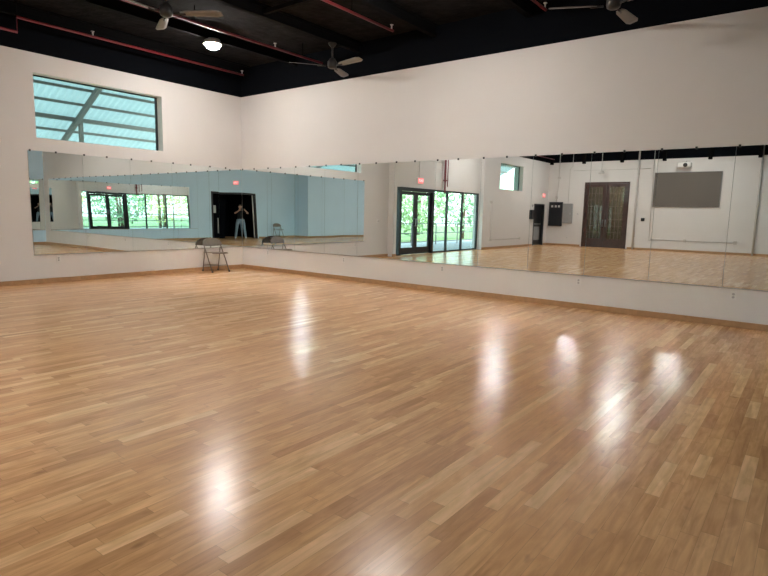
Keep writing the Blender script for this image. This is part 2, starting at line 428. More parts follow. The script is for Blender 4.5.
# ------------------------------------------------------------------ mirrors
PW = .9155
def mirror_panel(label, group):
    t = thing('mirror_panel', label, 'mirror', group=group)
    return t
def fill_panel(t):
    """local frame: x along wall 0..PW, y out of the wall (negative = into room), z up"""
    MB().box(.0018, PW - .0018, -.010, -.004, MB0, MT0).build('mirror_glass', [M['mirror']], t)
    MB().box(.0005, PW - .0005, -.004, -.0005, MB0, MT0 - .002).build('mirror_backing', M['mirror_edge'], t)
    for xx in (.035, PW / 2):
        MB().box(xx - .014, xx + .014, -.020, -.0006, MT0 - .014, MT0 + .020, bev=.003).build('mirror_clip', M['blackplastic'], t)
proto = None
ALLP = []
def place_panels(n, fn, group, lab):
    global proto
    for k in range(n):
        loc, rz = fn(k)
        if proto is None:
            proto = thing('mirror_panel', lab(k), 'mirror', group=group); fill_panel(proto); t = proto
        else:
            t = copy_tree(proto); t['label'] = lab(k); t['group'] = group
        t.location = loc; t.rotation_euler = (0, 0, rz); ALLP.append(t)
WT0, WT1 = .0043, .0015
# right wall: panel k starts at x = k*PW
place_panels(12, lambda k: ((.012 + k * PW, -.001, 0), random.uniform(-.0008, .0008)), 'mirror panels on the right wall',
             lambda k: f'tall frameless mirror panel on long right wall, {ORD[k]} from the corner' if k else 'tall frameless mirror panel on long right wall, right in the corner')
# left wall: panel k, local x runs towards +y
place_panels(5, lambda k: ((.001, -.012 - (k + 1) * PW, 0), pi / 2 + random.uniform(-.0008, .0008)), 'mirror panels on the left wall',
             lambda k: f'tall frameless mirror panel on left wall under the high window, {ORD[k]} from the corner' if k else 'tall frameless mirror panel on left wall beside the corner, above the folding chair')
def warp(t, tw):
    """a slightly twisted sheet of glass, as wall-glued mirrors are"""
    for ch in t.children:
        if not ch.name.startswith('mirror_glass'): continue
        b = bmesh.new(); nx, nz = 6, 12; zc = (MB0 + MT0) / 2
        def yo(x, z): return tw * (x - PW / 2) * (z - zc) - .0022
        F = [[b.verts.new((.0018 + (PW - .0036) * i / nx, -.008 + yo(.0018 + (PW - .0036) * i / nx, MB0 + 1.83 * j / nz), MB0 + 1.83 * j / nz)) for j in range(nz + 1)] for i in range(nx + 1)]
        for i in range(nx):
            for j in range(nz): b.faces.new((F[i][j], F[i + 1][j], F[i + 1][j + 1], F[i][j + 1]))
        bmesh.ops.recalc_face_normals(b, faces=b.faces)
        for f in b.faces:
            f.smooth = True
            if f.normal.y > 0: f.normal_flip()
        loop = [F[i][0] for i in range(nx + 1)] + [F[nx][j] for j in range(1, nz + 1)] + [F[i][nz] for i in range(nx - 1, -1, -1)] + [F[0][j] for j in range(nz - 1, 0, -1)]
        fr = [b.verts.new(v.co) for v in loop]; bk = [b.verts.new((v.co.x, -.004, v.co.z)) for v in loop]
        for i in range(len(loop)):
            k = (i + 1) % len(loop); b.faces.new((fr[i], fr[k], bk[k], bk[i]))          # plain edges, not smoothed
        me = bpy.data.meshes.new('mirror_glass'); b.to_mesh(me); b.free(); me.materials.append(M['mirror']); ch.data = me
# wall behind the camera: local x runs towards -y
EYS = -1     # these panels were glued slightly out of line
EY = [.45, .6, .85, 1.1, 1.45, 2.0, 2.7]
place_panels(7, lambda k: ((X_FRONT - .003 - PW * sin(R(EY[k])) * (EYS < 0), -.012 - k * PW, 0), -pi / 2 + EYS * R(EY[k])), 'mirror panels beside the black doorway',
             lambda k: f'mirror panel seen only in reflection, {ORD[6 - k]} from the black doorway')
warp(ALLP[0], WT0)
for i_ in range(12, 17): warp(ALLP[i_], random.uniform(-.0012, .0012))
ALLP[23].scale = (.5, 1, 1)      # the last one is a half-width panel
for i_ in range(17, 24): warp(ALLP[i_], WT1)
t = MB(); t.box(.0, 10.99, -.016, -.0005, MB0 - .014, MB0 - .0005); struct(t.build('trim_1', M['alu']))
t = MB(); t.box(.0005, .016, -4.59, -.017, MB0 - .014, MB0 - .0005); struct(t.build('trim_2', M['alu']))
t = MB(); t.box(X_FRONT - .016, X_FRONT - .0005, -6.42, -.017, MB0 - .014, MB0 - .0005); struct(t.build('trim_3', M['alu']))

# ------------------------------------------------------------------ outlets, switches, conduits
def outlet(loc, rz, label, group='wall outlets below the mirrors'):
    t = thing('wall_outlet', label, 'outlet', loc, rz, group)
    MB().box(-.036, .036, -.007, -.0005, -.058, .058, bev=.003).build('cover_plate', M['plate'], t)
    for dz in (-.02, .02):
        MB().lathe([(.017, 0), (.017, .004), (.014, .006)], 16, mtx=Matrix.Translation((0, -.007, dz)) @ Matrix.Rotation(pi / 2, 4, 'X')).build('socket', M['socket'], t)
    return t
outlet((0.93, 0, .42), 0, 'white wall outlet below the right-wall mirrors, nearest the corner')
outlet((3.31, 0, .42), 0, 'white wall outlet below the right-wall mirrors, second from the corner')
outlet((5.71, 0, .42), 0, 'white wall outlet below the right-wall mirrors, third from the corner')
outlet((8.18, 0, .42), 0, 'white wall outlet below the right-wall mirrors, fourth from the corner')
outlet((10.22, 0, .42), 0, 'white wall outlet below the right-wall mirrors, furthest along from the corner')
outlet((0, -4.18, .43), pi / 2, 'white wall outlet on the left wall below the outer mirror panel')
outlet((1.28, Y_BACK, .40), pi, 'white wall outlet low on the back wall below the grey electrical panel', 'outlets on the far walls')

t = thing('light_switch', 'white switch plate on the left wall between the mirrors and the glass doors', 'switch', (0, -5.3, 1.14), pi / 2)
MB().box(-.06, .06, -.007, -.0005, -.058, .058, bev=.003).build('cover_plate', M['plate'], t)
for xx in (-.025, .025): MB().box(xx - .014, xx + .014, -.013, -.007, -.03, .03, bev=.002).build('rocker', M['socket'], t)

def conduit(label, pts, r=.014, boxes=(), group='painted conduits', matl='conduit', name='wall_mounted_conduit'):
    o = MB().tube(pts, r, 8).build(name, M[matl]); tag(o, label, 'conduit', group)
    for (x0, x1, y0, y1, z0, z1) in boxes:
        MB().box(x0, x1, y0, y1, z0, z1, bev=.006).build('junction_box', M[matl], o)
    return o
yb = Y_BACK + .02
conduit('low grey conduit run with three boxes on the back wall under the grey board', [(5.07, yb, .48), (8.33, yb, .48)], .013,
        [(5.02, 5.12, Y_BACK, Y_BACK + .05, .42, .55), (6.42, 6.52, Y_BACK, Y_BACK + .05, .42, .55), (8.28, 8.40, Y_BACK, Y_BACK + .05, .41, .56)])
conduit('thin vertical conduit on the back wall from the low run up to the ceiling', [(5.05, yb, .55), (5.0, yb, 4.6)], .010)
conduit('grey conduit dropping from the ceiling to the black electrical panel', [(.66, yb + .02, 2.13), (.66, yb + .02, 2.3), (.72, yb + .02, 3.0), (.72, yb + .02, 4.6)], .022,
        [(.60, .72, Y_BACK, Y_BACK + .07, 2.28, 2.42), (.66, .78, Y_BACK, Y_BACK + .07, 3.25, 3.35)])
conduit('thin conduit from the ceiling to the grey electrical panel', [(1.24, yb, 2.06), (1.24, yb, 3.7), (1.36, yb, 3.85), (1.36, yb, 4.6)], .013)
conduit('horizontal conduit high on the back wall over the wooden doors', [(1.40, yb, 3.62), (4.9, yb, 3.62)], .010)
conduit('conduit loop with a small black box on the left wall past the glass doors', [(.22, -12.55, 1.95), (.22, -12.6, .38), (.22, -15.5, .38)], .011,
        [(.2, .25, -12.6, -12.5, 1.9, 2.0), (.2, .245, -15.55, -15.45, .33, .43), (.2, .245, -12.66, -12.56, .34, .42)])
conduit('thin conduit from the ceiling to the exit sign over the glass doors', [(.02, -7.5, 2.64), (.02, -7.5, 3.25), (.02, -9.0, 3.25)], .010)
for x, lb in ((4.38, 'full height white pipe on the back wall beside the wooden doors'), (8.98, 'full height grey pipe on the back wall beyond the grey board')):
    o = MB().tube([(x, Y_BACK + .045, 0), (x, Y_BACK + .045, 4.5)], .036, 12).build('vertical_pipe', M['conduit' if x > 5 else 'paintpipe']); tag(o, lb, 'pipe', 'vertical pipes on the back wall')
    for z in (.6, 2.0, 3.4): MB().box(x - .05, x + .05, Y_BACK, Y_BACK + .03, z - .02, z + .02).build('pipe_strap', M['conduit'], o)

# electrical panels, thermostat, black switch
t = thing('wall_mounted_breaker_box', 'black electrical panel on the back wall beside the narrow exit door', 'electrical panel', (.66, Y_BACK, 0), 0, 'electrical panels')
MB().box(-.33, .33, 0, .13, .94, 2.12, bev=.01).build('panel_box', M['panelblack'], t)
MB().box(-.29, .29, .13, .14, .99, 2.07, bev=.003).build('panel_door', M['panelblack'], t)
for xx in (-.16, .02, .18): MB().box(xx - .05, xx + .05, .14, .143, 1.86, 1.96).build('sticker', M['paper'], t)
t = thing('wall_mounted_breaker_box', 'grey electrical panel on the back wall beside the black panel', 'electrical panel', (1.25, Y_BACK, 0), 0, 'electrical panels')
MB().box(-.245, .245, 0, .10, 1.09, 2.05, bev=.01).build('panel_box', M['panelgrey'], t)
MB().box(-.21, .21, .10, .11, 1.13, 2.01, bev=.003).build('panel_door', M['panelgrey'], t)
MB().box(.14, .17, .11, .12, 1.52, 1.62).build('latch', M['alu'], t)
t = thing('wall_mounted_thermostat', 'small pale thermostat on the back wall beside the wooden doors', 'thermostat', (1.74, Y_BACK, 1.55))
MB().box(-.06, .06, 0, .03, -.05, .05, bev=.006).build('housing', M['plate'], t); MB().box(-.035, .035, .03, .032, -.015, .03).build('display', M['socket'], t)
t = thing('wall_switch', 'small black switch box on the back wall between the pipe and the grey board', 'switch', (4.72, Y_BACK, 1.36))
MB().box(-.075, .075, 0, .05, -.07, .07, bev=.006).build('housing', M['blackplastic'], t); MB().box(-.02, .02, .05, .065, -.03, .03, bev=.003).build('rocker', M['panelblack'], t)
t = thing('wall_box', 'black box mounted on the left wall beside the narrow exit door', 'control box', (.2, -16.68, 1.48), pi / 2)
MB().box(-.18, .18, -.12, 0, -.22, .22, bev=.01).build('housing', M['panelblack'], t); MB().box(-.15, .15, -.13, -.12, -.19, .19, bev=.003).build('lid', M['panelblack'], t)
MB().box(-.02, .02, -.05, 0, .35, .47, bev=.004).build('sensor', M['socket'], t)

# grey board + projector + small lamp over the door
t = thing('acoustic_board', 'large rectangular grey-brown board mounted high on the back wall', 'wall board', (6.36, Y_BACK, 0))
MB().box(-1.27, 1.27, 0, .05, 1.94, 3.42, bev=.004).build('fabric_panel', M['screen'], t)
m = MB(); m.box(-1.285, 1.285, 0, .056, 1.925, 1.94).box(-1.285, 1.285, 0, .056, 3.42, 3.435).box(-1.285, -1.27, 0, .056, 1.94, 3.42).box(1.27, 1.285, 0, .056, 1.94, 3.42)
m.build('edge_frame', M['panelgrey'], t)
t = thing('wall_projector', 'small white projector with a dark lens mounted above the grey board', 'projector', (6.25, Y_BACK, 3.66))
MB().box(-.035, .035, .0, .30, .16, .21, bev=.005).box(-.15, .15, 0, .025, .05, .25, bev=.005).build('bracket', M['paintpipe'], t)
MB().box(-.26, .26, .12, .46, -.06, .15, bev=.04).build('housing', M['plate'], t)
MB().lathe([(.085, 0), (.085, .03), (.06, .05), (.02, .055)], 20, mtx=Matrix.Translation((.05, .46, .03)) @ Matrix.Rotation(-pi / 2, 4, 'X')).build('lens', M['blackplastic'], t)
t = thing('hanging_lamp', 'small pale lamp on a stem hanging above the dark wooden doors', 'lamp', (2.85, Y_BACK + .35, 3.42))
MB().tube([(0, -.35, .12), (0, 0, .12), (0, 0, 1.2)], .012).build('stem', M['paintpipe'], t)
MB().lathe([(.03, .14), (.05, .12), (.15, .03), (.14, .02)], 20).build('lamp_shade', M['paintpipe'], t)

# exit signs
def exit_sign(loc, rz, label):
    t = thing('exit_sign', label, 'exit sign', loc, rz, 'lit exit signs')
    MB().box(-.16, .16, -.05, -.001, -.10, .10, bev=.006).build('housing', M['plate'], t)
    MB().box(-.15, .15, -.054, -.05, -.09, .09).build('face', M['exitred'], t)
    cu = bpy.data.curves.new('letters', 'FONT'); cu.body = 'EXIT'; cu.size = .13; cu.align_x = 'CENTER'; cu.align_y = 'CENTER'; cu.extrude = .001
    co = bpy.data.objects.new('letters', cu); C.objects.link(co)
    me = bpy.data.meshes.new_from_object(co.evaluated_get(bpy.context.evaluated_depsgraph_get())); bpy.data.objects.remove(co)
    me.materials.clear(); me.materials.append(M['exitpale'])
    o = bpy.data.objects.new('letters', me); C.objects.link(o); o.parent = t; o.location = (0, -.0555, 0); o.rotation_euler = (pi / 2, 0, 0)
    return t
exit_sign((0, -7.55, 2.53), pi / 2, 'red exit sign on the left wall over the black-framed glass doors')
exit_sign((.2, -17.95, 2.42), pi / 2, 'red exit sign on the left wall over the narrow dark exit door')
exit_sign((X_FRONT, -8.45, 2.68), -pi / 2, 'red exit sign over the black doorway behind the photographer')

# ------------------------------------------------------------------ ceiling: joists, pipes, fans, lamps
JX = [.33, 1.90, 3.65, 5.40, 7.15, 8.90, 10.65]
JN = ['nearest the left wall', 'second from the left wall', 'carrying two ceiling fans', 'fourth from the left wall', 'fifth from the left wall', 'carrying the fan over the right wall', 'furthest from the left wall']
for i, x in enumerate(JX):
    t = thing('ceiling_joist', f'black steel ceiling joist along the hall, {JN[i]}', 'joist', (x, 0, 0), 0, 'black ceiling joists')
    ye = -18.55
    if x > 10.4: ye = -12.3
    m = MB(); m.box(-.05, .05, ye, -.02, 4.47, 4.49).box(-.008, .008, ye, -.02, 4.49, 4.64).box(-.05, .05, ye, -.02, 4.64, Z_CEIL)
    m.build('beam', M['joist'], t)
    if x < 10.4: MB().box(-.07, .07, -18.6, -18.45, 3.93, 4.47, bev=.01).build('bracket', M['joist'], t)
o = MB().box(3.71, 5.34, -2.43, -2.37, 4.50, 4.56).build('cross_brace', M['joist']); tag(o, 'black cross brace between two ceiling joists near the middle fan', 'brace')

def sprinkler(label, pts, heads, ups=()):
    o = MB().tube(pts, .021, 10).build('sprinkler_pipe', M['red']); tag(o, label, 'pipe', 'red sprinkler pipes')
    for x, y, z in heads:
        MB().tube([(x, y, z + .02), (x, y, z + .07)], .012, 8).lathe([(.006, .07), (.03, .085), (.028, .09)], 12, loc=(x, y, z)).build('sprinkler_head', M['conduit'], o)
    for x, y, z in ups:
        MB().tube([(x, y, z), (x, y, Z_CEIL)], .008, 6).build('hanger_rod', M['joist'], o)
sprinkler('red sprinkler pipe along the left wall with a step down over the window', [(.49, -18.4, 4.17), (.49, -4.80, 4.17), (.49, -4.80, 4.40), (.49, -.30, 4.40)], [(.49, -.34, 4.40), (.49, -3.6, 4.40)], [(.49, -4.80, 4.4), (.49, -2.2, 4.4)])
sprinkler('red sprinkler pipe running past the ceiling light to the middle fan', [(2.70, -18.4, 4.40), (2.70, -.05, 4.40)], [(2.7, -1.3, 4.4), (2.7, -4.5, 4.4)], [(2.7, -.6, 4.4), (2.7, -3.0, 4.4)])
sprinkler('red sprinkler pipe ending in mid ceiling right of the middle fan', [(5.12, -18.4, 4.40), (5.12, -.86, 4.40)], [(5.12, -.9, 4.4)], [(5.12, -1.9, 4.4)])
sprinkler('red sprinkler pipe ending beside the fan over the right wall', [(7.55, -18.4, 4.40), (7.55, -.36, 4.40)], [(7.55, -.4, 4.4)], [(7.55, -1.5, 4.4)])
o = MB().tube([(.09, -9.05, 4.46), (.09, -9.05, 2.62), (.09, -9.05, 2.56)], .04, 12).tube([(.09, -9.05, 2.62), (.09, -9.05, 2.15)], .03, 12).build('standpipe', M['red'])
tag(o, 'red vertical pipe on the left wall beside the glass doors', 'pipe')
MB().tube([(.09, -9.22, 4.45), (.09, -9.22, 2.4)], .018, 8).build('drain_line', M['red'], o)
MB().lathe([(.07, 0), (.07, .05)], 12, loc=(.09, -9.05, 2.6)).build('coupling', M['red'], o)

def fan(hub, angles, mount_z, label, lens=.78):
    t = thing('ceiling_fan', label, 'ceiling fan', hub, 0, 'three-blade ceiling fans')
    MB().lathe([(.025, .13), (.05, .11), (.085, .06), (.09, .0), (.08, -.04), (.05, -.06), (.01, -.065)], 24).build('motor', M['fanblade_brown'], t)
    dz = mount_z - hub[2]
    MB().tube([(0, 0, .14), (0, 0, dz)], .016, 8).lathe([(.016, dz - .09), (.07, dz - .03), (.075, dz)], 16).build('down_rod', M['fanblade_brown'], t)
    for a in angles:
        g = []
        for i in range(9):
            f = i / 8; r = .20 + (lens - .20) * f
            wd = (.055 + .022 * f) * (1 if i < 8 else .62)
            if i == 0: wd = .035
            row = []
            for s in (-1, -.33, .33, 1):
                px, py, pz = r, s * wd, -.02 - s * wd * .26
                row.append((px * cos(a) - py * sin(a), px * sin(a) + py * cos(a), pz))
            g.append(row)
        bl = MB().sheet(g, .008).build('blade', M['fanblade'], t)
        MB().tube([(.12 * cos(a), .12 * sin(a), -.02), (.27 * cos(a), .27 * sin(a), -.028)], .014, 8).build('blade_arm', M['fanblade_brown'], bl)
    return t
A2 = math.atan2(-.10, .79)
fan((3.65, -.76, 4.08), [A2, A2 + 2 * pi / 3, A2 + 4 * pi / 3], 4.47, 'ceiling fan close to the right wall, between the two sprinkler pipes')
A1 = R(35)
fan((3.65, -4.08, 4.07), [A1, A1 + 2 * pi / 3, A1 + 4 * pi / 3], 4.47, 'ceiling fan at the top of the picture by the ceiling light')
A3 = math.atan2(-.32, -.64)
fan((8.72, -1.04, 4.05), [A3, A3 + 2 * pi / 3, A3 + 4 * pi / 3], 4.66, 'ceiling fan over the long mirrors, cut by the top edge')

def lamp(x, y, label):
    t = thing('ceiling_light', label, 'ceiling light', (x, y, 4.40), 0, 'round ceiling lights')
    MB().lathe([(.05, .10), (.13, .09), (.158, .03), (.163, .0), (.152, .0), (.145, .012)], 28).build('housing', M['lampbody'], t)
    MB().lathe([(.001, -.085), (.06, -.08), (.105, -.06), (.138, -.018), (.145, .006), (.001, .010)], 28).build('diffuser', M['lamp'], t)
    MB().tube([(0, 0, .09), (0, 0, Z_CEIL - 4.40)], .02, 8).build('stem', M['joist'], t)
LAMPS = [(1.90, -2.10, 'bright round ceiling light between the two left sprinkler pipes'),
         (6.45, -2.58, 'round ceiling light over the long mirrors, just out of frame above'),
         (1.85, -10.1, 'round ceiling light in front of the glass shopfront'),
         (6.70, -8.3, 'round ceiling light in mid hall behind the photographer'),
         (2.55, -15.9, 'round ceiling light before the dark wooden doors'),
         (6.70, -16.1, 'round ceiling light before the grey board')]
for l in LAMPS: lamp(*l)

# ------------------------------------------------------------------ folding chairs (seat faces local +x, back towards the wall)
def make_chair(label):
    t = thing('folding_chair', label, 'chair', (0, 0, 0), 0, 'steel folding chairs')
    W = .215
    for s in (-1, 1):
        MB().tube([(.56, s * W, .012), (.40, s * W, .30), (.24, s * (W - .005), .56), (.17, s * (W - .01), .70)], .0125, 10).build('front_leg', M['chairframe'], t)
        MB().tube([(.13, s * (W - .022), .012), (.20, s * (W - .022), .36), (.232, s * (W - .022), .55)], .0115, 10).build('rear_leg', M['chairframe'], t)
        for px, wy in ((.56, W), (.13, W - .022)):
            MB().lathe([(.017, 0), (.018, .012), (.015, .035)], 10, loc=(px, s * wy, 0)).build('foot_cap', M['rubber'], t)
    MB().tube([(.163, -.19, .14), (.163, .19, .14)], .009, 8).build('rear_crossbar', M['chairframe'], t)
    MB().tube([(.487, -.21, .15), (.487, .21, .15)], .009, 8).build('front_crossbar', M['chairframe'], t)
    g = []
    for i in range(9):
        f = i / 8; x = .17 + .40 * f; row = []
        for j in range(9):
            v = -1 + 2 * j / 8; hw = .195 * (1 - .10 * max(0, f - .75) * 4 * .25)
            z = .432 + .012 * f - .012 * (1 - v * v) * (1 - (2 * f - 1) ** 2) - (.018 if i == 8 else 0)
            row.append((x, v * hw, z))
        g.append(row)
    MB().sheet(g, .014).build('seat', M['chair'], t)
    g = []
    for i in range(9):
        f = i / 8; row = []
        for j in range(13):
            v = -1 + 2 * j / 12
            top = .752 - .10 * abs(v) ** 3.2; bot = .575 + .012 * abs(v) ** 2
            z = bot + (top - bot) * f
            x = .215 - .28 * (z - .56) + .035 * v * v
            row.append((x, v * .235, z))
        g.append(row)
    bk = MB().sheet(g, .012).build('backrest', M['chair'], t)
    tag(MB().box(.153, .163, -.022, .022, .69, .72, bev=.004).build('hand_slot', M['plate'], bk), 'pale sticker on the backrest')
    return t
c1 = make_chair('taupe steel folding chair against the left wall near the mirrored corner')
c1.location = (-.055, -.965, 0); c1.rotation_euler = (0, 0, R(-4))
c2 = copy_tree(c1); c2['label'] = 'grey folding chair seen only in the mirrors, beyond the black doorway'
c2.location = (11.36, -10.85, 0); c2.rotation_euler = (0, 0, R(172))

# ------------------------------------------------------------------ outside: porch, railing, trees
struct(MB().box(-5.0, -.25, -21, 3, -.2, -.03).build('ground_deck', M['deck']))
struct(MB().box(-60, -5.0, -60, 40, -.4, -.25).build('ground_grass', M['grass']))
t = thing('porch_roof', 'corrugated translucent porch roof on steel rafters outside the left wall', 'porch roof', (0, 0, 0))
h0, sl = 5.0, .53
g = []; n = 620; ya, yb2 = -19.5, 2.5
for i in range(n + 1):
    y = ya + (yb2 - ya) * i / n; z = .03 * math.cos(i * pi / 2)
    g.append([(-.27, y, h0 - .27 * sl + z + .05), (-4.1, y, h0 - 4.1 * sl + z + .05)])
MB().sheet(g, 0).build('roof_sheet', M['porch'], t)
for x in (-.6, -1.05, -1.5, -2.0, -2.47, -3.42, -3.9):
    MB().box(x - .025, x + .025, ya, yb2, h0 + x * sl - .035, h0 + x * sl + .02).build('purlin', M['steel'], t)
MB().box(-2.95, -2.85, ya, yb2, h0 - 2.9 * sl - .11, h0 - 2.9 * sl - .02).build('eave_beam', M['steel'], t)
ang = math.atan(sl)
for y in (-2.5, -6.15, -9.8, -13.3, -17.0):
    mt = Matrix.Translation((0, y, h0 - .10)) @ Matrix.Rotation(-ang, 4, 'Y')
    MB().box(-4.55, -.30, -.045, .045, -.10, .0, mtx=mt).build('rafter', M['steel'], t)
for y in (-2.38, -12.6, -18.0):
    MB().box(-2.94, -2.86, y - .04, y + .04, -.03, h0 - 2.9 * sl - .11).build('post', M['steel'], t)
t = thing('porch_railing', 'dark metal railing along the porch edge outside the glass doors', 'railing', (0, 0, 0))
for z in (.95, .52, .12):
    MB().tube([(-3.4, -20, z), (-3.4, 2, z)], .022, 8).build('rail', M['steel'], t)
for i in range(12):
    MB().box(-3.42, -3.38, -20 + i * 2 - .02, -20 + i * 2 + .02, -.03, .95).build('rail_post', M['steel'], t)

def tree(x, y, h, rad, mi, label):
    t = thing('tree', label, 'tree', (x, y, -.25), 0, 'trees beyond the porch')
    MB().tube([(0, 0, 0), (.1, .05, h * .35), (.0, .15, h * .7)], [.16, .12, .05], 8).build('trunk', M['bark'], t)
    b = bmesh.new(); rnd = random.Random(int(x * 31 + y * 17))
    for k in range(1050):
        while True:
            p = Vector((rnd.uniform(-1, 1), rnd.uniform(-1, 1), rnd.uniform(-1, 1)))
            if .35 < p.length < 1: break
        c = Vector((p.x * rad, p.y * rad, h * .55 + p.z * h * .48))
        q = Quaternion((rnd.uniform(-1, 1), rnd.uniform(-1, 1), rnd.uniform(-1, 1), rnd.uniform(-1, 1))).normalized()
        s = rnd.uniform(.10, .22)
        vs = [b.verts.new(c + q @ Vector(v)) for v in ((-s, 0, 0), (0, -s * .45, .02), (s, 0, 0), (0, s * .45, .02))]
        b.faces.new(vs)
    me = bpy.data.meshes.new('crown'); b.to_mesh(me); b.free(); me.materials.append(M['leaf'][mi])
    o = bpy.data.objects.new('crown', me); C.objects.link(o); o.parent = t
TW = ['deep green', 'yellow green', 'mid green']
for i, (x, y, h, r_, mi) in enumerate([(-8, -4.5, 4.6, 1.7, 0), (-9.5, -8.2, 5.6, 2.0, 1), (-8.5, -12, 4.2, 1.8, 2), (-10, -15.5, 6.0, 2.2, 1), (-8.2, -19, 4.4, 1.9, 0), (-14.8, -11, 7, 2.4, 0), (-14, -21, 7.5, 2.6, 1), (-8.6, -25.5, 5.5, 2.2, 2), (-14, -28, 8, 3, 0), (-11.5, -1, 6, 2.3, 2)]):
    tree(x, y, h, r_, mi, ['bushy mid green tree straight outside the glass doors', 'yellow green tree seen through the glass doors', 'low dark tree behind the shopfront panes',
                           'tall yellow green tree beyond the last shopfront pane', 'round mid green tree seen under the porch eave', 'tall mid green tree behind the low dark one',
                           'very tall yellow green tree beyond the porch end', 'dark bushy tree at the far end of the railing', 'largest mid green tree far behind the others', 'dark tree outside towards the mirrored corner'][i])

# ------------------------------------------------------------------ camera (solved from the room's edges)
CAM = Vector((11.01, -8.56, 1.401)); yaw, pitch, roll = R(37.75), R(7.71), R(1.26)
fw = Vector((-sin(yaw) * cos(pitch), cos(yaw) * cos(pitch), -sin(pitch)))
r0 = fw.cross(Vector((0, 0, 1))).normalized(); u0 = r0.cross(fw)
rv = r0 * cos(roll) + u0 * sin(roll); uv = -r0 * sin(roll) + u0 * cos(roll)
cd = bpy.data.cameras.new('camera'); cam = bpy.data.objects.new('camera', cd); C.objects.link(cam)
cam.matrix_world = Matrix(((rv.x, uv.x, -fw.x, CAM.x), (rv.y, uv.y, -fw.y, CAM.y), (rv.z, uv.z, -fw.z, CAM.z), (0, 0, 0, 1)))
cd.sensor_width = 36; cd.lens = 36 * 554.0 / 768; cd.clip_start = .01; cd.clip_end = 200
S.camera = cam

